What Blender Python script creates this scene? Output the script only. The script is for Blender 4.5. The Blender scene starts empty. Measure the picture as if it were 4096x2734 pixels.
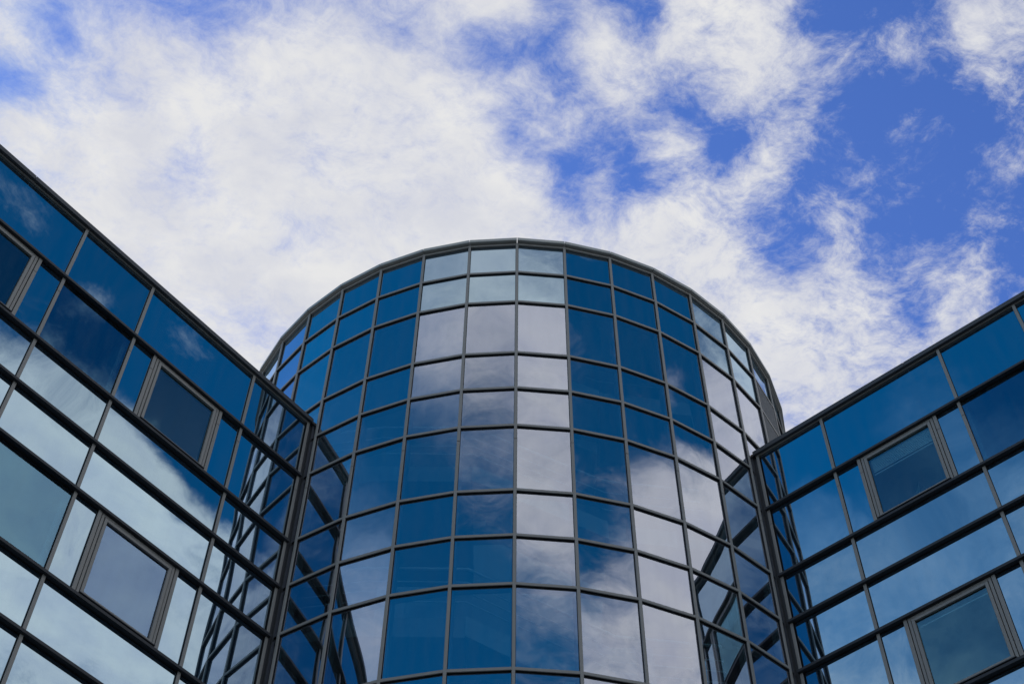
import bpy, math, random
from mathutils import Vector, Matrix
random.seed(7)
S = bpy.context.scene
COL = S.collection
rad = math.radians
R = 6.0                      # tower radius in metres (to the front of its mullions)
EYE = 1.6                    # camera height above the ground
def Z(k): return k * R + EYE  # heights were surveyed in tower radii above the eye

# ------------------------------------------------------------------ helpers
def obj(name, me, parent=None, loc=(0, 0, 0)):
    o = bpy.data.objects.new(name, me)
    COL.objects.link(o)
    o.location = loc
    if parent is not None:
        o.parent = parent
    return o

def tag(o, label=None, cat=None, group=None, kind=None):
    if label: o['label'] = label
    if cat: o['category'] = cat
    if group: o['group'] = group
    if kind: o['kind'] = kind
    return o

def empty(name, loc=(0, 0, 0), rz=0):
    o = bpy.data.objects.new(name, None)
    COL.objects.link(o)
    o.location = loc
    o.rotation_euler = (0, 0, rz)
    o.empty_display_size = .3
    return o

class MB:
    """collects boxes, prisms, tubes and panes into one mesh"""
    def __init__(self): self.v = []; self.f = []; self.m = []; self.s = []
    def add(self, vs, fs, mi=0, smooth=False):
        b = len(self.v); self.v += [tuple(x) for x in vs]
        for f in fs:
            self.f.append([b + i for i in f]); self.m.append(mi); self.s.append(smooth)
    def box(self, x0, x1, y0, y1, z0, z1, bev=0.0, mi=0, M=None):
        if x0 > x1: x0, x1 = x1, x0
        if y0 > y1: y0, y1 = y1, y0
        if z0 > z1: z0, z1 = z1, z0
        b = min(bev, (x1-x0)*.45, (y1-y0)*.45, (z1-z0)*.45)
        if b <= 0:
            vs = [(x, y, z) for z in (z0, z1) for y in (y0, y1) for x in (x0, x1)]
            fs = [(0,2,3,1),(4,5,7,6),(0,1,5,4),(2,6,7,3),(0,4,6,2),(1,3,7,5)]
        else:               # chamfered box: 24 vertices
            vs = []; idx = {}
            for iz in (0, 1):
                for iy in (0, 1):
                    for ix in (0, 1):
                        c = ((x0, x1)[ix], (y0, y1)[iy], (z0, z1)[iz])
                        d = (1 if ix == 0 else -1, 1 if iy == 0 else -1, 1 if iz == 0 else -1)
                        for a in range(3):
                            p = list(c)
                            for k in range(3):
                                if k != a: p[k] += d[k]*b
                            idx[ix, iy, iz, a] = len(vs); vs.append(tuple(p))
            fs = []
            for a in range(3):
                u, w = (a+1) % 3, (a+2) % 3
                for s in (0, 1):
                    def q(i, j):
                        t = [0, 0, 0]; t[a] = s; t[u] = i; t[w] = j
                        return idx[t[0], t[1], t[2], a]
                    f = (q(0,0), q(1,0), q(1,1), q(0,1))
                    fs.append(f if s else f[::-1])
            for a in range(3):   # edges along axis a
                u, w = (a+1) % 3, (a+2) % 3
                for i in (0, 1):
                    for j in (0, 1):
                        def q(s, n):
                            t = [0, 0, 0]; t[a] = s; t[u] = i; t[w] = j
                            return idx[t[0], t[1], t[2], n]
                        f = (q(0,u), q(1,u), q(1,w), q(0,w))
                        fs.append(f if (i == j) else f[::-1])
            for ix in (0, 1):
                for iy in (0, 1):
                    for iz in (0, 1):
                        f = tuple(idx[ix, iy, iz, a] for a in range(3))
                        fs.append(f if (ix+iy+iz) % 2 else f[::-1])
        if M is not None: vs = [M @ Vector(v) for v in vs]
        self.add(vs, fs, mi)
    def pane(self, x0, x1, z0, z1, y, bulge, tx, tz, rim, nx=10, nz=8, M=None, thick=.024):
        """a slightly pillowed sheet of glass facing -y with a dark gasket rim and a real thickness"""
        if x0 > x1: x0, x1 = x1, x0
        xs = [x0, x0+rim] + [x0+rim+(x1-x0-2*rim)*i/nx for i in range(1, nx)] + [x1-rim, x1]
        zs = [z0, z0+rim] + [z0+rim+(z1-z0-2*rim)*i/nz for i in range(1, nz)] + [z1-rim, z1]
        cx, cz = (x0+x1)/2, (z0+z1)/2; hx, hz = (x1-x0)/2, (z1-z0)/2
        vs = []
        for z in zs:
            for x in xs:
                u, w = (x-cx)/hx, (z-cz)/hz
                vs.append(Vector((x, y - bulge*(1-u*u)*(1-w*w) + tx*(x-cx) + tz*(z-cz), z)))
        n = len(xs)
        k = len(vs)
        for (i, j) in ((0, 0), (n-1, 0), (n-1, len(zs)-1), (0, len(zs)-1)):
            v = vs[j*n+i].copy(); v.y += thick; vs.append(v)
        if M is not None: vs = [M @ v for v in vs]
        b = len(self.v); self.v += [tuple(v) for v in vs]
        for j in range(len(zs)-1):
            for i in range(n-1):
                e = i in (0, n-2) or j in (0, len(zs)-2)
                self.f.append([b+j*n+i, b+j*n+i+1, b+(j+1)*n+i+1, b+(j+1)*n+i]); self.m.append(1 if e else 0); self.s.append(True)
        m = len(zs)-1
        edges = [([j*0+i for i in range(n)], k, k+1), ([j*n+n-1 for j in range(m+1)], k+1, k+2),
                 ([m*n+i for i in range(n-1, -1, -1)], k+2, k+3), ([j*n for j in range(m, -1, -1)], k+3, k)]
        for ring, a0, a1 in edges:
            self.f.append([b+a0, b+a1] + [b+r for r in ring[::-1]]); self.m.append(1); self.s.append(False)
        return self
    def tube(self, pts, r, n=8):
        pts = [Vector(p) for p in pts]
        rings = []
        for i, p in enumerate(pts):
            d = ((pts[i]-pts[i-1]).normalized() if i else Vector()) + ((pts[i+1]-pts[i]).normalized() if i < len(pts)-1 else Vector())
            d.normalize()
            u = d.cross(Vector((0, 0, 1)));
            if u.length < 1e-3: u = Vector((1, 0, 0))
            u.normalize(); w = d.cross(u)
            rings.append([p + r*(math.cos(2*math.pi*k/n)*u + math.sin(2*math.pi*k/n)*w) for k in range(n)])
        b = len(self.v)
        for rg in rings: self.v += [tuple(v) for v in rg]
        for i in range(len(rings)-1):
            for k in range(n):
                self.f.append([b+i*n+k, b+i*n+(k+1) % n, b+(i+1)*n+(k+1) % n, b+(i+1)*n+k]); self.m.append(0); self.s.append(True)
        self.f.append([b+k for k in range(n)][::-1]); self.m.append(0); self.s.append(False)
        self.f.append([b+(len(rings)-1)*n+k for k in range(n)]); self.m.append(0); self.s.append(False)
    def prism(self, poly, z0, z1, mi=0):
        n = len(poly)
        vs = [(x, y, z0) for x, y in poly] + [(x, y, z1) for x, y in poly]
        fs = [tuple(range(n))[::-1], tuple(range(n, 2*n))] + [(i, (i+1) % n, n+(i+1) % n, n+i) for i in range(n)]
        self.add(vs, fs, mi)
    def build(self, name, mats, parent=None):
        me = bpy.data.meshes.new(name)
        me.from_pydata(self.v, [], self.f)
        if not isinstance(mats, (list, tuple)): mats = [mats]
        for m in mats: me.materials.append(m)
        me.polygons.foreach_set('material_index', [min(i, len(mats)-1) for i in self.m])
        me.polygons.foreach_set('use_smooth', self.s)
        me.update()
        return obj(name, me, parent)

# ------------------------------------------------------------------ materials
def mat(name):
    m = bpy.data.materials.new(name); m.use_nodes = True
    nt = m.node_tree; nt.nodes.clear()
    out = nt.nodes.new('ShaderNodeOutputMaterial')
    return m, nt, out
def N(nt, t, **kw):
    n = nt.nodes.new(t)
    for k, v in kw.items():
        if k.startswith('i_'): n.inputs[int(k[2:])].default_value = v
        else: setattr(n, k, v)
    return n
def K(nt, a, b, i=0, o=0): nt.links.new(a.outputs[o], b.inputs[i])
def math_(nt, op, a, b=None, c=None, clamp=False):
    n = nt.nodes.new('ShaderNodeMath'); n.operation = op; n.use_clamp = clamp
    for i, x in enumerate((a, b, c)):
        if x is None: continue
        if isinstance(x, (int, float)): n.inputs[i].default_value = x
        else: nt.links.new(x, n.inputs[i])
    return n.outputs[0]

def painted(name, col, rough=.45, metal=0.0, var=.12, scale=3.0):
    """powder coated or plain surface with faint streaks and dirt"""
    m, nt, out = mat(name)
    p = N(nt, 'ShaderNodeBsdfPrincipled'); K(nt, p, out)
    tc = N(nt, 'ShaderNodeTexCoord')
    mp = N(nt, 'ShaderNodeMapping'); mp.inputs['Scale'].default_value = (scale*2, scale*2, scale*.25); K(nt, tc, mp, 0, 3)
    nz = N(nt, 'ShaderNodeTexNoise'); nz.inputs['Scale'].default_value = 1.6; nz.inputs['Detail'].default_value = 6; K(nt, mp, nz)
    n2 = N(nt, 'ShaderNodeTexNoise'); n2.inputs['Scale'].default_value = 45; n2.inputs['Detail'].default_value = 3; K(nt, tc, n2, 0, 3)
    s = math_(nt, 'MULTIPLY_ADD', nz.outputs[0], var*2, 1-var)
    s = math_(nt, 'MULTIPLY', s, math_(nt, 'MULTIPLY_ADD', n2.outputs[0], var*.7, 1-var*.35))
    mx = N(nt, 'ShaderNodeVectorMath', operation='SCALE'); mx.inputs[0].default_value = col; nt.links.new(s, mx.inputs[3])
    K(nt, mx, p, 0)
    p.inputs['Metallic'].default_value = metal
    r = math_(nt, 'MULTIPLY_ADD', nz.outputs[0], .2, rough-.1); nt.links.new(r, p.inputs['Roughness'])
    return m

def glass(name, refl, r0, trans=None, back=None, wav=.0016, dust=.028, wscale=.55):
    """coated facade glass: a tinted mirror coat over either a see-through body or a painted back"""
    m, nt, out = mat(name)
    tc = N(nt, 'ShaderNodeTexCoord'); oi = N(nt, 'ShaderNodeObjectInfo')
    off = N(nt, 'ShaderNodeVectorMath', operation='SCALE'); off.inputs[0].default_value = (37., 19., 53.); K(nt, oi, off, 3, 5)
    ad = N(nt, 'ShaderNodeVectorMath', operation='ADD'); K(nt, tc, ad, 0, 3); K(nt, off, ad, 1)
    nz = N(nt, 'ShaderNodeTexNoise'); nz.inputs['Scale'].default_value = wscale; nz.inputs['Detail'].default_value = 1.5; K(nt, ad, nz)
    bp = N(nt, 'ShaderNodeBump'); bp.inputs['Strength'].default_value = 1; bp.inputs['Distance'].default_value = wav; K(nt, nz, bp, 2)
    # reflection tint, a little different from pane to pane
    v = math_(nt, 'MULTIPLY_ADD', oi.outputs[5], .14, .93)
    tint = N(nt, 'ShaderNodeVectorMath', operation='SCALE'); tint.inputs[0].default_value = refl; nt.links.new(v, tint.inputs[3])
    gl = N(nt, 'ShaderNodeBsdfAnisotropic'); gl.inputs['Roughness'].default_value = 0.0; K(nt, tint, gl, 0); K(nt, bp, gl, 'Normal')
    fr = N(nt, 'ShaderNodeFresnel'); fr.inputs[0].default_value = 1.5
    fac = math_(nt, 'MULTIPLY_ADD', math_(nt, 'SUBTRACT', fr.outputs[0], .04), (1-r0)/.96, r0, clamp=True)
    if trans is not None:
        bd = N(nt, 'ShaderNodeBsdfTransparent'); bd.inputs[0].default_value = (*trans, 1)
    else:
        bd = N(nt, 'ShaderNodeBsdfDiffuse'); bd.inputs[0].default_value = (*back, 1)
    mx = N(nt, 'ShaderNodeMixShader'); nt.links.new(fac, mx.inputs[0]); K(nt, bd, mx, 1); K(nt, gl, mx, 2)
    # rain-washed dust
    mp = N(nt, 'ShaderNodeMapping'); mp.inputs['Scale'].default_value = (5, 5, .7); K(nt, ad, mp)
    dn = N(nt, 'ShaderNodeTexNoise'); dn.inputs['Scale'].default_value = 1.5; dn.inputs['Detail'].default_value = 7; K(nt, mp, dn)
    d = math_(nt, 'MULTIPLY', math_(nt, 'SUBTRACT', dn.outputs[0], .35, clamp=True), dust*4)
    df = N(nt, 'ShaderNodeBsdfDiffuse'); df.inputs[0].default_value = (.36, .38, .4, 1)
    m2 = N(nt, 'ShaderNodeMixShader'); nt.links.new(d, m2.inputs[0]); K(nt, mx, m2, 1); K(nt, df, m2, 2)
    K(nt, m2, out)
    return m

M = {
 'frame':   painted('grey_powder_coat', (.305, .29, .27), .5, .1),
 'coping':  painted('light_coping_metal', (.44, .44, .41), .42, .15),
 'dark':    painted('anthracite_metal', (.060, .062, .068), .5, .1),
 'ledge':   painted('dark_ledge_metal', (.034, .036, .042), .5, .1),
 'gasket':  painted('black_rubber', (.012, .013, .015), .7),
 'inside':  painted('interior_plaster', (.62, .63, .62), .8, 0, .05),
 'floor':   painted('interior_slab', (.42, .43, .43), .8, 0, .08),
 'roof':    painted('roof_gravel', (.22, .22, .21), .9, 0, .25, 8),
 'steel':   painted('pale_rail_steel', (.82, .84, .84), .35, 0),
 'blind':   painted('white_blind', (.75, .76, .76), .6, 0, .04),
 'paper':   painted('white_card', (.8, .8, .78), .7, 0, .03),
 'bronze':  painted('old_sealant', (.16, .10, .05), .7),
 'spandrel':  glass('spandrel_glass', (.80, 1.02, 1.17), .52, None, (.004, .016, .028)),
 'wing_spandrel': glass('wing_spandrel_glass', (.755, 1.0, 1.17), .56, None, (.003, .014, .026), .0028),
 'vision':    glass('stair_glass', (.93, .98, 1.13), .49, (.55, .82, .90)),
 'wing_vision': glass('office_glass', (.44, .85, 1.18), .30, (.36, .68, .78)),
 'casement_mauve': glass('mauve_coated_glass', (.56, .82, 1.2), .31, (.36, .60, .78), None, .0022),
 'casement':  glass('casement_glass', (.42, .88, 1.10), .21, (.60, .88, .95)),
}

def mesh_grille():
    m, nt, out = mat('perforated_grille')
    p = N(nt, 'ShaderNodeBsdfPrincipled'); K(nt, p, out)
    p.inputs['Base Color'].default_value = (.17, .18, .19, 1); p.inputs['Roughness'].default_value = .5; p.inputs['Metallic'].default_value = .2
    return m
M['grille'] = mesh_grille()
# ------------------------------------------------------------------ survey
PHI0 = 0.004181; DPHI = rad(9.0)                 # 40 facets
ZT = [Z(k) for k in [4.0238, 3.8364, 3.6684, 3.4011, 3.2307, 3.0613, 2.7947, 2.6244, 2.4545, 2.1875]]                      # tower: coping, then transoms downwards
A_, B_ = .1700*R, .2668*R                      # low and tall rows
while len(ZT) < 25: ZT.append(ZT[-1] - (B_ if len(ZT) % 3 == 0 else A_))
LOW = 11                                       # facade rows built pane by pane go down to ZT[LOW]
SPLICE = Z(3.0)

# ------------------------------------------------------------------ the round tower
tower = tag(empty('glass_tower'), 'tall round tower of flat glass facets between the two straight wings', 'building')

def facet(a, j=None):
    """local frame of a facet or mullion whose outward direction is angle a: x along, y inwards"""
    return Matrix.Rotation(a, 4, 'Z')
def vert(m): a = PHI0 + m*DPHI; return a
HALF = R*math.sin(DPHI/2); RF = R*math.cos(DPHI/2)
MW = .050
VIS = range(-9, 9)                              # facets whose panes are built one by one
def mullion(a, zlo, zhi, w, depth, r, parent, name='mullion'):
    b = MB(); T = facet(a)
    for z0, z1 in ((SPLICE+.004, zhi), (zlo, SPLICE-.004)):
        b.box(-w/2, w/2, -r, -r+.024, z0, z1, .004, 0, T)
        b.box(-w/2+.005, w/2-.005, -r+.0245, -r+.089, z0, z1, 0, 1, T)
        b.box(-.05, .05, -r+.09, -r+.20, z0, z1, .004, 2, T)      # inner post seen through the glass
    b.box(-w/2+.004, w/2-.004, -r+.006, -r+depth-.002, SPLICE-.006, SPLICE+.006, 0, 1, T)
    return b.build(name, [M['frame'], M['gasket'], M['floor']], parent)
CB = ZT[0] - .085                                # underside of coping fascia
for m in range(-10, 11):
    mullion(vert(m), .0, CB-.012, MW, .15, R, tower)
YG = .040                                        # glass plane behind transom front
for k in range(1, LOW+1):                        # transom rings
    b = MB()
    for j in range(-10, 10):
        if k >= 4 and (j <= -5 or j >= 5): continue      # the wings close these facets off
        T = facet(vert(j+.5)); b.box(-HALF+MW/2-.002, HALF-MW/2+.002, -RF+.002, -RF+.022, ZT[k]-.027, ZT[k]+.027, .003, 0, T); b.box(-HALF+MW/2, HALF-MW/2, -RF+.0225, -RF+.069, ZT[k]-.026, ZT[k]+.024, 0, 1, T); b.box(-HALF+.06, HALF-.06, -RF+.07, -RF+.16, ZT[k]-.045, ZT[k]+.045, .004, 2, T)
    b.build('transom', [M['frame'], M['gasket'], M['floor']], tower)
b = MB()
for j in range(-10, 10):                         # head rail under the coping
    T = facet(vert(j+.5)); b.box(-HALF+MW/2-.002, HALF-MW/2+.002, -RF+.004, -RF+.10, CB-.075, CB-.018, .003, 0, T)
b.build('head_rail', M['frame'], tower)
# coping: one folded length per facet with an open joint
rc = R*1.0104
for j in range(-20, 20):
    b = MB(); T = facet(vert(j+.5)); h = rc*math.sin(DPHI/2); r = rc*math.cos(DPHI/2)
    g = .006
    # fascia as trapezoid so that neighbours meet on the mitre
    dep = .30; tq = math.tan(DPHI/2)
    for (y0, y1, z0, z1) in ((-r, -r+.012, CB, ZT[0]), (-r+.012, -r+dep, ZT[0]-.012, ZT[0]), (-r+.012, -RF+.02, CB, CB+.010)):
        ps = [(-(-y0)*tq+g, y0), ((-y0)*tq-g, y0), ((-y1)*tq-g, y1), (-(-y1)*tq+g, y1)]
        vs = [T @ Vector((x, y, z)) for z in (z0, z1) for x, y in ps]
        b.add(vs, [(3,2,1,0),(4,5,6,7),(0,1,5,4),(1,2,6,5),(2,3,7,6),(3,0,4,7)])
    b.build('coping', M['coping'], tower)
b = MB()                                         # black upstand behind the coping
for j in range(-20, 20):
    T = facet(vert(j+.5)); b.box(-HALF, HALF, -RF+.11, -RF+.26, CB-.07, ZT[0]-.016, 0, 0, T)
b.build('upstand', M['dark'], tower)
def tower_pane(j, k, material, name):
    T = facet(vert(j+.5)); zt = (ZT[k]-.03 if k else CB-.075); zb = ZT[k+1]+.03
    b = MB()
    b.pane(-HALF+MW/2-.004, HALF-MW/2+.004, zb, zt, -RF+YG, random.uniform(-.0024, .0032), random.uniform(-.003, .003), random.uniform(-.003, .003), .012, M=T)
    return b.build(name, [material, M['gasket']], tower)
rest = MB()
for j in range(-10, 10):
    for k in range(0, LOW):
        if j == 6 and k in (1, 2):
            # perforated ventilation grille
            T = facet(vert(j+.5)); zt = ZT[k]-.03; zb = ZT[k+1]+.03
            g = MB(); n = 26; w0, w1 = -HALF+MW/2, HALF-MW/2
            for i in range(n):
                x = w0 + (w1-w0)*(i+.5)/n; g.box(x-.007, x+.007, -RF+.012, -RF+.022, zb, zt, 0, 0, T)
            q = int((zt-zb)/.034)
            for i in range(q):
                z = zb + (zt-zb)*(i+.5)/q; g.box(w0, w1, -RF+.0225, -RF+.030, z-.007, z+.007, 0, 0, T)
            g.box(w0, w1, -RF+.06, -RF+.07, zb, zt, 0, 1, T)
            tag(g.build('vent_grille', [M['grille'], M['gasket']], tower), 'grey perforated ventilation grille')
            continue
        hid = (j <= -6 or j >= 7) and k >= 3 or (j in (-5, 5, 6)) and k >= 5
        if hid or j in (-10, -9, 9):
            T = facet(vert(j+.5)); zt = (ZT[k]-.03 if k else CB-.075); zb = ZT[k+1]+.03
            rest.pane(-HALF+MW/2-.004, HALF-MW/2+.004, zb, zt, -RF+YG, .001, 0, 0, .012, 2, 2, T)
        elif k < 2: tower_pane(j, k, M['spandrel'], 'spandrel_panel')
        else: tower_pane(j, k, M['vision'], 'window_pane')
tag(rest.build('hidden_glazing', [M['vision'], M['gasket']], tower), kind='stuff')
b = MB()                                         # rear drum and the storeys below the picture
for j in range(10, 30):
    T = facet(vert(j+.5)); b.box(-HALF, HALF, -RF+.03, -RF+.2, 0, CB-.02, 0, 0, T)
for j in range(-10, 10):
    T = facet(vert(j+.5)); b.box(-HALF, HALF, -RF+.05, -RF+.2, 0, ZT[LOW]-.032, 0, 0, T)
b.build('rear_wall', M['dark'], tower)
disc = lambda r, n=40: [(r*math.sin(PHI0+i*2*math.pi/n), -r*math.cos(PHI0+i*2*math.pi/n)) for i in range(n)]
b = MB(); b.prism(disc(R-.16), ZT[0]-.35, ZT[0]-.22); b.build('roof', M['roof'], tower)
b = MB(); b.prism(disc(R-.20), ZT[2]+.06, ZT[2]+.30); b.build('ceiling', M['inside'], tower)
b = MB(); b.prism([(x, y+1.2) for x, y in disc(2.9, 24)], .0, ZT[2]+.05); b.build('core_wall', M['inside'], tower)

# ------------------------------------------------------------------ stairs inside the tower
stair = tag(empty('staircase', (0, 0, 0)), 'pale staircase with thin steel handrails faintly seen behind the round tower glass', 'staircase')
YS = -.70*R
st_h = 2*A_ + B_
bend = (-.122*R, Z(2.80)); left = (-.40*R, Z(2.80)); end = (.27*R, Z(2.56)); tail = (.60*R, Z(2.555))
for lev in (2, 1, 0, -1):
    dz = lev*st_h
    X0, ZB = bend[0], bend[1]+dz
    fl = MB()
    rise = end[1]-bend[1]
    drop = 1.12                                  # rail above the walking line
    x1 = end[0]
    # sloping stringer and treads
    nt_ = 9
    for i in range(nt_):
        xa = X0 + (x1-X0)*i/nt_; za = ZB - drop + rise*(i+.5)/nt_
        fl.box(xa-.02, xa+(x1-X0)/nt_, YS+.03, YS+1.15, za-.05, za)
    for yy in (YS-.03, YS+1.15):
        fl.add([(X0, yy, ZB-drop-.36), (x1, yy, ZB-drop+rise-.36), (x1, yy, ZB-drop+rise+.06), (X0, yy, ZB-drop+.06),
                (X0, yy+.06, ZB-drop-.36), (x1, yy+.06, ZB-drop+rise-.36), (x1, yy+.06, ZB-drop+rise+.06), (X0, yy+.06, ZB-drop+.06)],
               [(0,1,2,3),(7,6,5,4),(0,4,5,1),(1,5,6,2),(2,6,7,3),(3,7,4,0)])
    fl.build('stair_flight', M['inside'], stair)
    ld = MB()
    poly = [(X0, YS-.03), (X0, YS+2.6), (-.70*R, YS+2.6), (-.62*R, YS+.2), (-.40*R, YS-.03)]
    ld.prism(poly[::-1], ZB-drop-.40, ZB-drop+.0)
    poly = [(x1, YS-.03), (.56*R, YS+.2), (.66*R, YS+2.6), (x1, YS+2.6)]
    ld.prism(poly, ZB-drop+rise-.40, ZB-drop+rise)
    ld.build('landing', M['floor'], stair)
    hr = MB()
    for q, rr in ((0, .024), (.30, .011), (.52, .011), (.74, .011)):
        pts = [(-.62*R, YS+.23, ZB-q), (-.40*R, YS, ZB-q), (X0, YS, ZB-q), (x1, YS, ZB+rise-q), (.55*R, YS+.2, ZB+rise-q)]
        hr.tube(pts, rr)
    hr.build('handrail', M['steel'], stair)

# ------------------------------------------------------------------ the two straight wings
def wing(theta, off, sg, label, ztop, zc_extra, joint):
    n = Vector((math.sin(theta), -math.cos(theta), 0))
    root = tag(empty('glass_wing', n*off*R, theta), label, 'building')
    X = lambda s: sg*s*R
    SE = 1.0035                                  # end beside the tower
    muls = [1.236, 1.631, 1.872, 2.267, 2.508, 2.903, 3.144, 3.539, 3.78]
    casm = [(1.313, 1.556), (1.949, 2.192), (2.585, 2.828), (3.221, 3.464)]
    lv = [ZT[5], ZT[6], ZT[7], ZT[8], ZT[9], ZT[10], ZT[11]]
    top = ztop
    ZEND = ZT[11]
    MWW = .054
    FR = .0                                      # front of mullions at y = 0
    GY = .035
    # mullions
    cuts = []
    def mul(x, z0, z1, w=MWW, splice=True):
        b = MB()
        segs = ((SPLICE+.003, z1), (z0, SPLICE-.003)) if splice and z0 < SPLICE < z1 else ((z0, z1),)
        for a0, a1 in segs:
            b.box(x-w/2, x+w/2, FR, .020, a0, a1, .004); b.box(x-w/2+.004, x+w/2-.004, .0205, .14, a0, a1, 0, 1)
        if len(segs) == 2: b.box(x-w/2+.004, x+w/2-.004, .005, .13, SPLICE-.005, SPLICE+.005, 0, 1)
        b.build('mullion', [M['frame'], M['gasket']], root)
    xe = X(SE)
    mul(xe + sg*(.012+MWW/2), 0, top-.032)
    for s in muls: mul(X(s), 0, top-.032)
    # ledges: long dark fins passing in front of the mullions
    for z in lv:
        b = MB(); b.box(xe, X(3.8), -.050, .02, z-.027, z+.027, .004); b.box(xe, X(3.8), .021, .10, z-.024, z+.024)
        b.build('ledge', [M['ledge']], root)
    # head: grey rail, dark groove, coping with joints
    b = MB(); b.box(xe, X(3.8), .004, .10, top-.088, top-.048, .004); b.build('head_rail', M['frame'], root)
    b = MB(); b.box(xe, X(3.8), .028, .10, top-.0475, top-.030); b.build('shadow_gap', M['gasket'], root)
    b = MB(); b.box(xe, X(3.8), -.010, .10, top-.0295, top-.018, .003); b.build('drip_edge', M['frame'], root)
    js = [SE] + joint + [3.8]
    for i in range(len(js)-1):
        b = MB(); x0, x1 = X(js[i])+sg*.004, X(js[i+1])-sg*.004
        b.box(x0, x1, -.056, -.043, top-.075, top+.022, .002); b.box(x0, x1, -.0425, .38, top+.010, top+.022); b.box(x0, x1, -.0425, -.012, top-.075, top-.066)
        b.build('coping', M['dark'], root)
    b = MB(); b.box(xe+sg*.01, X(3.8), .101, .34, top-.15, top+.008); b.build('upstand', M['dark'], root)
    # glazing
    edges = [SE+.010] + muls
    rows = [top-.088] + lv
    for r in range(len(rows)-1):
        zt = rows[r] - (.0 if r == 0 else .028); zb = rows[r+1] + .028
        win_row = r in (1, 4)
        for c in range(len(edges)-1):
            s0, s1 = edges[c], edges[c+1]
            x0, x1 = sorted((X(s0), X(s1)))
            x0 += MWW/2-.004; x1 -= MWW/2-.004
            def pane(x0, x1, z0, z1, m, name, y=GY, parent=root, rim=.012):
                b = MB(); nx = max(6, int((x1-x0)*8))
                b.pane(x0, x1, z0, z1, y, random.uniform(-.0018, .0028), random.uniform(-.002, .002), random.uniform(-.003, .003), rim, nx, 8)
                return b.build(name, [m, M['gasket']], parent)
            if win_row and c % 2 == 1:
                a0, a1 = casm[c//2]; w0, w1 = sorted((X(a0), X(a1)))
                for xm in (w0, w1): mul(xm, zb-.028, zt+.028, .060)
                pane(x0, w0-.026, zb, zt, M['wing_spandrel'], 'side_panel')
                pane(w1+.026, x1, zb, zt, M['wing_spandrel'], 'side_panel')
                # opening window: outer frame, sash, glass, sill
                f0, f1, g0, g1 = w0+.043, w1-.043, zb+.0, zt-.0
                fr = MB(); t = .045
                fr.box(f0, f0+t, .006, .12, g0, g1, .003); fr.box(f1-t, f1, .006, .12, g0, g1, .003)
                fr.box(f0+t, f1-t, .006, .12, g1-t, g1, .003); fr.box(f0+t, f1-t, .006, .12, g0, g0+t, .003)
                wo = fr.build('window', M['frame'], root)
                sa = MB(); e = t+.011; q = .050
                sa.box(f0+e, f0+e+q, -.006, .10, g0+e, g1-e, .004); sa.box(f1-e-q, f1-e, -.006, .10, g0+e, g1-e, .004)
                sa.box(f0+e+q, f1-e-q, -.006, .10, g1-e-q, g1-e, .004); sa.box(f0+e+q, f1-e-q, -.006, .10, g0+e, g0+e+q, .004)
                sa.build('sash', M['frame'], wo)
                gk = MB(); gk.box(w0+.026, f0-.0005, .03, .10, g0, g1); gk.box(f1+.0005, w1-.026, .03, .10, g0, g1)
                for (u0, u1) in ((f0+t, f0+e), (f1-e, f1-t)): gk.box(u0, u1, .015, .11, g0+t, g1-t)
                gk.box(f0+e, f1-e, .015, .11, g1-e, g1-t); gk.box(f0+e, f1-e, .015, .11, g0+t, g0+e)
                gk.build('seal', M['gasket'], wo)
                pane(f0+e+q, f1-e-q, g0+e+q, g1-e-q, M['casement_mauve' if (sg, r, c) == (-1, 4, 1) else 'casement'], 'pane', .030, wo, .010)
                si = MB(); si.box(f0+.02, f1-.02, -.060, .005, g0+.012, g0+.030, .003); si.build('sill', M['dark'], wo)
                if (sg, r, c) in ((1, 1, 1),):
                    bl = MB()
                    for i in range(9):
                        z = g1-e-q-.02-i*.035
                        bl.box(f0+e+q+.03, f1-e-q-.02, .075, .095, z-.009, z+.009)
                    bl.box(f0+e+q+.03, f1-e-q-.02, .075, .095, g1-e-q-.375, g1-e-q-.355)
                    tag(bl.build('blind', M['blind'], wo), 'white slatted blind drawn up to the window head')
                    card_at.append((root, (f0*.43+f1*.57), g0+e+q))
                if (sg, r, c) in ((1, 4, 1),):
                    bl = MB(); bl.box(f0+e+q+.03, f1-e-q-.02, .08, .10, g1-e-q-.09, g1-e-q-.072); bl.build('blind_rail', M['blind'], wo)
            elif win_row:
                if c == 0: pane(x0, x1, zb, zt, M['wing_spandrel'], 'fixed_pane')
                else: pane(x0, x1, zb, zt, M['wing_vision'], 'fixed_pane')
            else:
                pane(x0, x1, zb, zt, M['wing_spandrel'], 'spandrel_panel')
    # body: end wall, lower storeys, roof, floors, rooms behind the windows
    D = 9.0
    x0, x1 = sorted((xe+sg*.03, X(3.8)))
    b = MB(); b.box(x0, x1, .045, D, 0, ZEND-.03); b.build('lower_wall', M['dark'], root)
    b = MB(); b.box(x0+.02, x1-.02, .345, D, top-.14, top-.02); b.build('roof', M['roof'], root)
    b = MB(); b.box(X(3.8)-sg*.0, X(3.8)+sg*.2, .02, D, 0, top+.0); b.build('end_wall', M['dark'], root)
    b = MB(); b.box(x0, x1, D, D+.2, 0, top+.0); b.build('back_wall', M['dark'], root)
    for zt, zb in ((lv[2]+.03, lv[3]-.03), (lv[5]+.03, lv[6]-.03)):
        b = MB(); b.box(x0+.03, x1-.03, .20, D-.02, zb, zt-.12); b.build('floor_slab', M['floor'], root)
    for zt in (lv[0]+.10, lv[3]-.05):
        b = MB(); b.box(x0+.03, x1-.03, .18, 5.0, zt, zt+.06); b.build('ceiling', M['inside'], root)
    b = MB()
    for s in muls[1:]:
        x = X(s); b.box(x-.06, x+.06, .22, 5.0, lv[3]+.0, lv[0]+.09); b.box(x-.06, x+.06, .22, 5.0, lv[6]-.0, lv[3]-.06)
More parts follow.
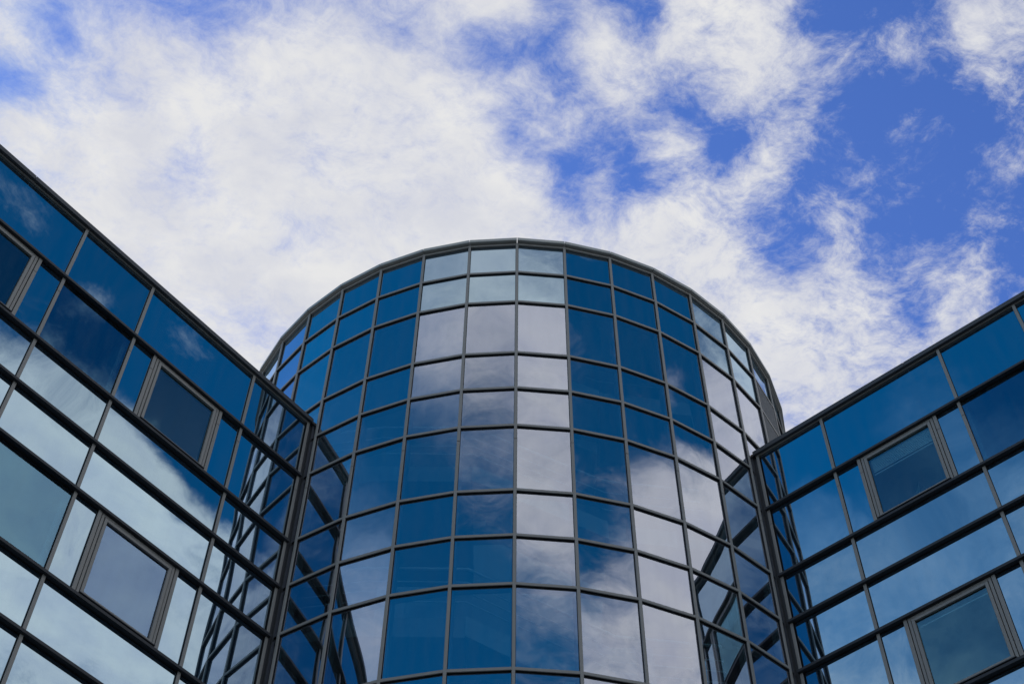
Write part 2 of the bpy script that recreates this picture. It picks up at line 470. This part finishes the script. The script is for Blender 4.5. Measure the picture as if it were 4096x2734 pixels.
    b.box(x0+.03, x1-.03, 5.0, 5.1, ZEND, lv[0]+.1)
    b.build('room_walls', M['inside'], root)
    # dark recessed joint against the tower
    b = MB(); b.box(xe+sg*.018, xe-sg*.20, .03, .10, 0, top-.02); b.box(xe-sg*.055, xe-sg*.085, -.01, .03, 0, top-.06)
    b.build('expansion_joint', M['dark'], root)
    b = MB()                                      # folded gutter end at the top of the joint
    b.box(xe+sg*.0, xe-sg*.10, -.04, .34, top-.08, top-.06); b.box(xe-sg*.10, xe-sg*.115, -.04, .34, top-.08, top+.10)
    b.box(xe-sg*.004, xe-sg*.02, -.045, .30, top-.08, top+.03)
    b.build('gutter_flashing', M['dark'], root)
    b = MB(); b.box(xe-sg*.03, xe-sg*.075, -.035, -.01, top-.059, top+.0, .01); b.build('sealant_plug', M['bronze'], root)
    return root
card_at = []
WT = Z(3.2955) + .10
wl = wing(0.881725, 0.03934, -1, 'left-hand glass wing with dark ledges, reflecting a bright white cloud bank', WT, 0, [2.0635, 2.90])
wr = wing(-0.710231, 0.04437, 1, 'right-hand glass wing with mostly deep blue panels and a half-raised blind in one window', WT, 0, [1.5283, 2.35, 3.2])

# folded white card standing on the sill inside the upper window of the right wing
for root, x, z in card_at:
    c = tag(empty('folded_card', root.matrix_basis @ Vector((x, .17, z-.06)), root.rotation_euler.z), 'small folded white card standing inside the upper window of the right wing', 'card')
    b = MB(); h = .46
    for s in (-1, 1):
        b.add([(s*.00, -.02, h), (s*.16, -.10, 0), (s*.16, .14, 0), (s*.004, -.02, h-.01), (s*.155, -.095, 0), (s*.155, .135, 0)], [(0,1,2),(5,4,3),(0,3,4,1),(1,4,5,2),(2,5,3,0)])
    b.build('card_leaf', M['paper'], c)

# ------------------------------------------------------------------ ground
def paving():
    m, nt, out = mat('concrete_paving')
    p = N(nt, 'ShaderNodeBsdfPrincipled'); K(nt, p, out); p.inputs['Roughness'].default_value = .85
    tc = N(nt, 'ShaderNodeTexCoord'); br = N(nt, 'ShaderNodeTexBrick'); br.inputs['Scale'].default_value = 1.6
    br.inputs['Color1'].default_value = (.13, .13, .125, 1); br.inputs['Color2'].default_value = (.10, .10, .10, 1); br.inputs['Mortar'].default_value = (.05, .05, .05, 1)
    br.inputs['Mortar Size'].default_value = .012
    K(nt, tc, br, 0, 3); K(nt, br, p, 0)
    return m
b = MB(); g = 3000.0
b.add([(-g, -g, 0), (g, -g, 0), (g, g, 0), (-g, g, 0)], [(0, 1, 2, 3)])
tag(b.build('ground', paving()), kind='structure')
# ------------------------------------------------------------------ sky: Nishita blue behind a sheet of broken cloud
SUN_EL, SUN_AZ = rad(36), rad(-42)                # behind the building: its front lies in shade
w = bpy.data.worlds.new('World'); S.world = w; w.use_nodes = True
nt = w.node_tree; nt.nodes.clear()
out = N(nt, 'ShaderNodeOutputWorld'); bg = N(nt, 'ShaderNodeBackground'); K(nt, bg, out)
bg.inputs[1].default_value = .10
sky = N(nt, 'ShaderNodeTexSky'); sky.sky_type = 'NISHITA'; sky.sun_disc = False
sky.sun_elevation = SUN_EL; sky.sun_rotation = SUN_AZ; sky.air_density = 1.0; sky.dust_density = .3; sky.ozone_density = 2.0
tc = N(nt, 'ShaderNodeTexCoord')
sp = N(nt, 'ShaderNodeSeparateXYZ'); K(nt, tc, sp, 0, 0)
dx, dy, dz = sp.outputs
zz = math_(nt, 'MAXIMUM', dz, .08)
px = math_(nt, 'DIVIDE', dx, zz); py = math_(nt, 'DIVIDE', dy, zz)
cb = N(nt, 'ShaderNodeCombineXYZ'); nt.links.new(px, cb.inputs[0]); nt.links.new(py, cb.inputs[1])
P = cb.outputs[0]
def noise(vec, scale, detail, rough, off, aniso=None, rot=0, dist=0.0, lac=2.0):
    mp = N(nt, 'ShaderNodeMapping'); mp.inputs['Location'].default_value = off; mp.inputs['Rotation'].default_value = (0, 0, rot)
    if aniso: mp.inputs['Scale'].default_value = aniso
    nt.links.new(vec, mp.inputs[0])
    n = N(nt, 'ShaderNodeTexNoise'); n.inputs['Scale'].default_value = scale; n.inputs['Detail'].default_value = detail
    n.inputs['Roughness'].default_value = rough; n.inputs['Distortion'].default_value = dist; n.inputs['Lacunarity'].default_value = lac
    K(nt, mp, n); return n
# wind-torn edges: warp the sheet before looking anything up
wn = noise(P, 12.0, 4, .5, (3.1, 7.7, 0))
wv = N(nt, 'ShaderNodeVectorMath', operation='MULTIPLY_ADD'); K(nt, wn, wv, 0, 1); wv.inputs[1].default_value = (.045, .045, 0); wv.inputs[2].default_value = (-.0225, -.0225, 0)
wp = N(nt, 'ShaderNodeVectorMath', operation='ADD'); nt.links.new(P, wp.inputs[0]); K(nt, wv, wp, 1)
PW = wp.outputs[0]
# cloud banks: x, y on the cloud sheet, reach, weight
BANKS = [(0.337, 0.519, 0.26, -0.67),
 (-0.706, -0.446, 0.45, -0.78),
 (0.64, -0.278, 0.4, -0.63),
 (-0.194, 0.624, 0.26, 0.38),
 (0.437, -0.677, 0.28, -0.61),
 (0.062, 0.542, 0.1, -0.7),
 (-0.713, 0.047, 0.45, -0.56),
 (-0.574, -0.929, 0.45, -0.64),
 (-0.191, -1.06, 0.45, -0.63),
 (0.354, 0.434, 0.065, 0.63),
 (0.905, -0.277, 0.14, 0.4),
 (0.204, 0.709, 0.16, 0.28),
 (0.893, -0.095, 0.14, -0.35),
 (0.234, -1.166, 0.28, -0.52),
 (0.028, 0.42, 0.1, -0.16),
 (-0.231, 0.421, 0.065, -0.44),
 (0.177, 0.455, 0.065, 0.33),
 (1.037, -0.244, 0.22, 0.2),
 (0.146, 0.521, 0.045, -0.36),
 (-0.328, 0.422, 0.065, -0.12),
 (0.238, 0.418, 0.065, -0.32),
 (0.215, 0.608, 0.045, -0.14),
 (-0.03, 0.603, 0.1, 0.15),
 (-0.719, 0.311, 0.26, -0.39),
 (0.596, -0.433, 0.14, -0.27),
 (0.374, 0.667, 0.045, 0.33),
 (-0.356, 0.582, 0.1, 0.16),
 (0.829, -0.603, 0.22, 0.23),
 (0.425, 0.666, 0.045, -0.33),
 (0.092, 0.419, 0.045, -0.67),
 (-0.552, -0.418, 0.18, -0.13),
 (0.157, -0.78, 0.18, 0.2),
 (-0.12, 0.465, 0.065, 0.13),
 (0.923, -0.162, 0.06, 0.5),
 (0.341, 0.687, 0.045, -0.26),
 (0.35, -0.542, 0.12, -0.42),
 (0.065, 0.456, 0.045, 0.41),
 (-0.393, 0.486, 0.045, -0.36),
 (0.117, 0.419, 0.045, 0.45),
 (-0.247, 0.485, 0.065, 0.14),
 (0.66, -0.278, 0.06, 0.33),
 (0.12, 0.541, 0.045, 0.58),
 (0.114, 0.629, 0.1, 0.16),
 (0.108, 0.561, 0.045, -0.34),
 (0.411, 0.625, 0.045, -0.36),
 (-0.816, -0.618, 0.18, 0.4),
 (0.003, 0.42, 0.045, 0.31),
 (0.831, -0.293, 0.06, 0.23),
 (0.389, 0.538, 0.045, 0.36),
 (0.195, 0.54, 0.045, 0.46),
 (0.175, 0.521, 0.045, -0.57),
 (0.124, 0.49, 0.045, -0.27),
 (-0.118, -0.656, 0.18, 0.18),
 (-0.021, 0.446, 0.045, -0.52),
 (0.519, -0.83, 0.09, -0.43),
 (0.386, 0.487, 0.045, 0.26),
 (0.279, 0.646, 0.045, 0.16),
 (-0.045, 0.419, 0.045, 0.08),
 (0.714, 0.06, 0.09, -0.25),
 (0.035, 0.562, 0.045, -0.29),
 (-0.055, 0.501, 0.065, 0.01),
 (0.223, 0.56, 0.045, -0.2),
 (0.162, 0.504, 0.045, 0.4),
 (0.572, 0.542, 0.045, -0.27),
 (0.81, 0.368, 0.4, 0.14),
 (0.278, 0.559, 0.045, 0.21),
 (0.226, 0.454, 0.045, 0.24),
 (0.173, 0.418, 0.045, 0.28),
 (0.292, 0.454, 0.045, 0.36),
 (0.885, -0.183, 0.06, 0.23),
 (-0.009, 0.519, 0.045, -0.28),
 (0.278, 0.472, 0.045, -0.22),
 (-1.009, -0.677, 0.12, -0.2),
 (-0.779, -0.229, 0.28, 0.01),
 (-0.18, 0.484, 0.065, 0.09),
 (1.18, -0.171, 0.14, 0.2),
 (0.99, -0.158, 0.09, 0.2),
 (0.793, -0.225, 0.06, -0.14),
 (-0.178, 0.624, 0.045, -0.2),
 (-0.274, 0.561, 0.045, -0.22),
 (-0.211, 0.696, 0.045, -0.2),
 (0.813, -0.087, 0.06, 0.08),
 (-0.396, 0.524, 0.045, 0.2),
 (-0.796, -0.392, 0.12, -0.06),
 (0.209, 0.489, 0.045, 0.11),
 (0.23, 0.647, 0.045, -0.02),
 (-0.167, 0.54, 0.045, -0.2),
 (-0.093, 0.419, 0.045, -0.11),
 (-0.174, 0.42, 0.045, -0.17),
 (0.029, 0.594, 0.065, 0.26),
 (0.087, 0.474, 0.045, -0.05),
 (0.315, 0.591, 0.045, -0.09),
 (-0.28, 0.421, 0.045, -0.38),
 (-0.3, 0.449, 0.045, 0.1),
 (0.947, -0.087, 0.06, -0.37),
 (-0.377, -0.61, 0.12, 0.15),
 (0.744, -0.215, 0.06, 0.34),
 (-0.329, 0.523, 0.065, 0.08),
 (0.891, 0.076, 0.09, 0.13),
 (-0.455, -0.736, 0.18, -0.1),
 (0.125, -0.624, 0.12, -0.21),
 (0.35, 0.59, 0.045, -0.21),
 (0.042, 0.474, 0.045, -0.16),
 (0.028, 0.437, 0.045, -0.28),
 (0.486, -0.789, 0.06, -0.09),
 (0.719, -0.523, 0.06, 0.33),
 (0.787, -0.289, 0.06, 0.11),
 (-0.08, 0.501, 0.045, -0.06),
 (1.205, -0.29, 0.14, 0.11),
 (0.124, 0.593, 0.045, 0.17),
 (0.07, 0.561, 0.045, 0.54),
 (0.69, -0.515, 0.06, -0.26),
 (0.067, 0.505, 0.045, 0.33),
 (0.393, 0.645, 0.045, 0.24),
 (0.372, 0.707, 0.045, 0.12),
 (0.025, 0.523, 0.045, 0.26),
 (0.005, 0.562, 0.045, 0.17),
 (-0.219, 0.624, 0.045, -0.16),
 (0.903, -0.143, 0.06, -0.43),
 (0.146, 0.473, 0.045, -0.12),
 (-0.893, -0.441, 0.12, 0.23),
 (-0.736, -0.476, 0.12, 0.31),
 (0.182, -0.905, 0.12, 0.14),
 (0.373, 0.59, 0.045, 0.18),
 (0.348, 0.626, 0.045, 0.08),
 (0.766, -0.14, 0.06, 0.45),
 (-0.348, 0.468, 0.045, -0.09),
 (-0.213, 0.484, 0.045, -0.12),
 (-0.055, 0.539, 0.065, 0.09),
 (0.239, 0.54, 0.045, 0.23),
 (-0.374, 0.45, 0.045, 0.25),
 (-0.355, 0.436, 0.045, -0.29),
 (-0.245, 0.541, 0.045, -0.11),
 (0.297, 0.708, 0.045, 0.11),
 (0.244, 0.592, 0.045, 0.15),
 (0.3, 0.52, 0.045, 0.2),
 (0.348, 0.487, 0.045, 0.2),
 (0.328, 0.471, 0.045, -0.15),
 (0.244, 0.559, 0.045, -0.22),
 (0.119, 0.456, 0.045, 0.12),
 (-0.265, 0.435, 0.045, 0.22),
 (-0.201, 0.448, 0.045, 0.11),
 (0.545, -0.823, 0.06, 0.35),
 (0.087, 0.629, 0.045, 0.07),
 (0.168, 0.628, 0.045, 0.13),
 (0.777, -0.565, 0.06, 0.15),
 (0.794, -0.111, 0.14, -0.44),
 (0.536, -0.389, 0.06, -0.12),
 (-0.286, 0.522, 0.045, 0.07),
 (0.185, 0.56, 0.045, 0.26),
 (0.162, 0.541, 0.045, -0.29),
 (0.275, 0.503, 0.045, -0.12),
 (0.258, 0.668, 0.045, 0.1),
 (0.195, 0.592, 0.045, -0.19),
 (-0.087, 0.465, 0.045, 0.12),
 (-0.092, 0.604, 0.045, -0.09),
 (-0.254, 0.697, 0.045, -0.07),
 (1.024, -0.28, 0.06, 0.14),
 (-0.951, -0.525, 0.12, 0.13),
 (-1.03, -0.55, 0.12, -0.08),
 (0.139, -0.694, 0.12, 0.17),
 (-0.657, -0.193, 0.12, -0.07),
 (0.088, 0.577, 0.045, -0.17),
 (-0.875, -0.622, 0.12, -0.23),
 (-0.893, -0.676, 0.12, 0.14),
 (0.371, 0.519, 0.045, -0.12),
 (0.374, 0.453, 0.045, -0.11),
 (0.302, 0.417, 0.045, -0.07),
 (0.317, 0.503, 0.045, -0.1),
 (0.235, 0.627, 0.045, -0.28),
 (0.258, 0.627, 0.045, 0.14),
 (-0.021, 0.419, 0.045, 0.26),
 (0.004, 0.491, 0.045, 0.08),
 (-0.037, 0.464, 0.045, 0.15),
 (0.519, -0.771, 0.06, 0.11),
 (-0.156, 0.623, 0.045, -0.12),
 (0.597, -0.913, 0.06, 0.05),
 (0.213, 0.418, 0.045, -0.1),
 (0.15, 0.436, 0.045, -0.1),
 (0.097, 0.49, 0.045, 0.21),
 (-0.144, 0.448, 0.045, 0.14),
 (-0.142, 0.42, 0.045, -0.09),
 (0.73, -0.19, 0.06, -0.18),
 (1.037, -0.244, 0.06, -0.11),
 (0.907, -0.659, 0.06, 0.08),
 (-0.625, -0.473, 0.12, 0.11),
 (-0.491, -0.796, 0.12, -0.12),
 (0.321, 0.626, 0.045, 0.07),
 (-0.029, 0.52, 0.045, 0.18),
 (0.141, 0.628, 0.045, -0.13)]
acc = None
for (x, y, r, c) in BANKS:
    d = N(nt, 'ShaderNodeVectorMath', operation='DISTANCE'); nt.links.new(PW, d.inputs[0]); d.inputs[1].default_value = (x, y, 0)
    mr = N(nt, 'ShaderNodeMapRange'); mr.interpolation_type = 'SMOOTHSTEP'; K(nt, d, mr, 0, 1)
    mr.inputs[1].default_value = 0; mr.inputs[2].default_value = r; mr.inputs[3].default_value = c; mr.inputs[4].default_value = 0
    acc = math_(nt, 'ADD', mr.outputs[0], acc if acc is not None else .655)
n1 = noise(PW, 17.0, 13, .69, (1.3, 4.2, 0), (1.0, 1.25, 1), rad(-38))
n2 = noise(PW, 62.0, 9, .70, (8.3, 1.2, 0), (1.0, 1.2, 1), rad(-30))
am = N(nt, 'ShaderNodeMapRange'); am.inputs[1].default_value = -.55; am.inputs[2].default_value = .05; am.inputs[3].default_value = .30; am.inputs[4].default_value = .62
nt.links.new(dx, am.inputs[0])
fm = N(nt, 'ShaderNodeMapRange'); fm.inputs[1].default_value = .15; fm.inputs[2].default_value = .4; nt.links.new(dy, fm.inputs[0]); 
lf = N(nt, 'ShaderNodeMapRange'); lf.inputs[1].default_value = -.02; lf.inputs[2].default_value = .14; lf.inputs[3].default_value = .62; lf.inputs[4].default_value = 1; nt.links.new(dx, lf.inputs[0])
nt.links.new(lf.outputs[0], fm.inputs[4])
nt.links.new(am.outputs[0], fm.inputs[3])
hf = N(nt, 'ShaderNodeMapRange'); hf.inputs[1].default_value = .1; hf.inputs[2].default_value = .4; hf.inputs[3].default_value = .25; hf.inputs[4].default_value = 1.15; nt.links.new(dy, hf.inputs[0])
f = math_(nt, 'ADD', math_(nt, 'MULTIPLY', math_(nt, 'SUBTRACT', n1.outputs[0], .5), 1.35), math_(nt, 'MULTIPLY', math_(nt, 'SUBTRACT', n2.outputs[0], .5), hf.outputs[0]))
v = math_(nt, 'MULTIPLY_ADD', f, fm.outputs[0], acc)
gn = N(nt, 'ShaderNodeMapRange'); gn.inputs[1].default_value = .3; gn.inputs[2].default_value = .55; gn.inputs[3].default_value = 1; gn.inputs[4].default_value = 1.55; nt.links.new(dx, gn.inputs[0])
v = math_(nt, 'MULTIPLY_ADD', math_(nt, 'SUBTRACT', v, .5), gn.outputs[0], .5)
cov = N(nt, 'ShaderNodeMapRange'); cov.interpolation_type = 'SMOOTHSTEP'; nt.links.new(v, cov.inputs[0])
cov.inputs[1].default_value = .06; cov.inputs[2].default_value = 1.02; cov.inputs[3].default_value = 0; cov.inputs[4].default_value = 1
# blue: deeper away from the sun
fb = N(nt, 'ShaderNodeMapRange'); fb.inputs[1].default_value = .14; fb.inputs[2].default_value = .37; nt.links.new(dy, fb.inputs[0])
tm = N(nt, 'ShaderNodeMix', data_type='VECTOR'); K(nt, fb, tm, 0)
tm.inputs[4].default_value = (.02, .80, 1.12); tm.inputs[5].default_value = (.80, 1.12, 1.96)
bl = N(nt, 'ShaderNodeVectorMath', operation='MULTIPLY'); K(nt, sky, bl, 0); K(nt, tm, bl, 1, 1)
# cloud: grey-white, a little darker and more lilac where thick or ragged
n3 = noise(PW, 11.0, 8, .6, (5.5, 9.1, 0))
cm = N(nt, 'ShaderNodeMix', data_type='RGBA'); 
f3 = N(nt, 'ShaderNodeMapRange'); f3.inputs[1].default_value = .38; f3.inputs[2].default_value = .60; K(nt, n3, f3)
K(nt, f3, cm, 0); cm.inputs[6].default_value = (6.7, 6.85, 7.5, 1); cm.inputs[7].default_value = (8.0, 8.0, 8.05, 1)
# thin cloud on the side away from the sun scatters bluer
th = N(nt, 'ShaderNodeMapRange'); th.inputs[1].default_value = .35; th.inputs[2].default_value = .95; K(nt, cov, th)
wx = N(nt, 'ShaderNodeMapRange'); wx.inputs[1].default_value = -.25; wx.inputs[2].default_value = -.5; nt.links.new(dx, wx.inputs[0])
tf = math_(nt, 'MULTIPLY', math_(nt, 'SUBTRACT', 1.0, th.outputs[0]), wx.outputs[0])
ct = N(nt, 'ShaderNodeMix', data_type='RGBA'); nt.links.new(tf, ct.inputs[0]); K(nt, cm, ct, 6, 2); ct.inputs[7].default_value = (4.2, 6.1, 8.4, 1)
mx = N(nt, 'ShaderNodeMix', data_type='RGBA'); K(nt, cov, mx, 0); K(nt, bl, mx, 6); K(nt, ct, mx, 7, 2)
K(nt, mx, bg, 0, 2)
w.cycles.sampling_method = 'MANUAL'; w.cycles.sample_map_resolution = 512

sl = bpy.data.lights.new('sun', 'SUN'); sl.energy = 2.0; sl.angle = rad(3); sl.color = (1, .95, .88)
so = bpy.data.objects.new('sun', sl); COL.objects.link(so)
sd = Vector((math.sin(SUN_AZ)*math.cos(SUN_EL), math.cos(SUN_AZ)*math.cos(SUN_EL), math.sin(SUN_EL)))
so.rotation_euler = sd.to_track_quat('Z', 'Y').to_euler()

# ------------------------------------------------------------------ camera
cd = bpy.data.cameras.new('camera'); cam = bpy.data.objects.new('camera', cd); COL.objects.link(cam)
cd.sensor_width = 36; cd.lens = 50.0688; cd.clip_end = 20000; cd.clip_start = .05
cam.matrix_world = Matrix([[0.999947, -0.010127, 0.002004, 0.0], [-0.007032, -0.810323, -0.585941, -20.96202], [0.007557, 0.585896, -0.810351, 1.6], [0, 0, 0, 1]])
S.camera = cam
S.view_settings.view_transform = 'Standard'; S.view_settings.look = 'None'; S.view_settings.exposure = 0; S.view_settings.gamma = 1
S.cycles.max_bounces = 10; S.cycles.glossy_bounces = 6; S.cycles.transparent_max_bounces = 12
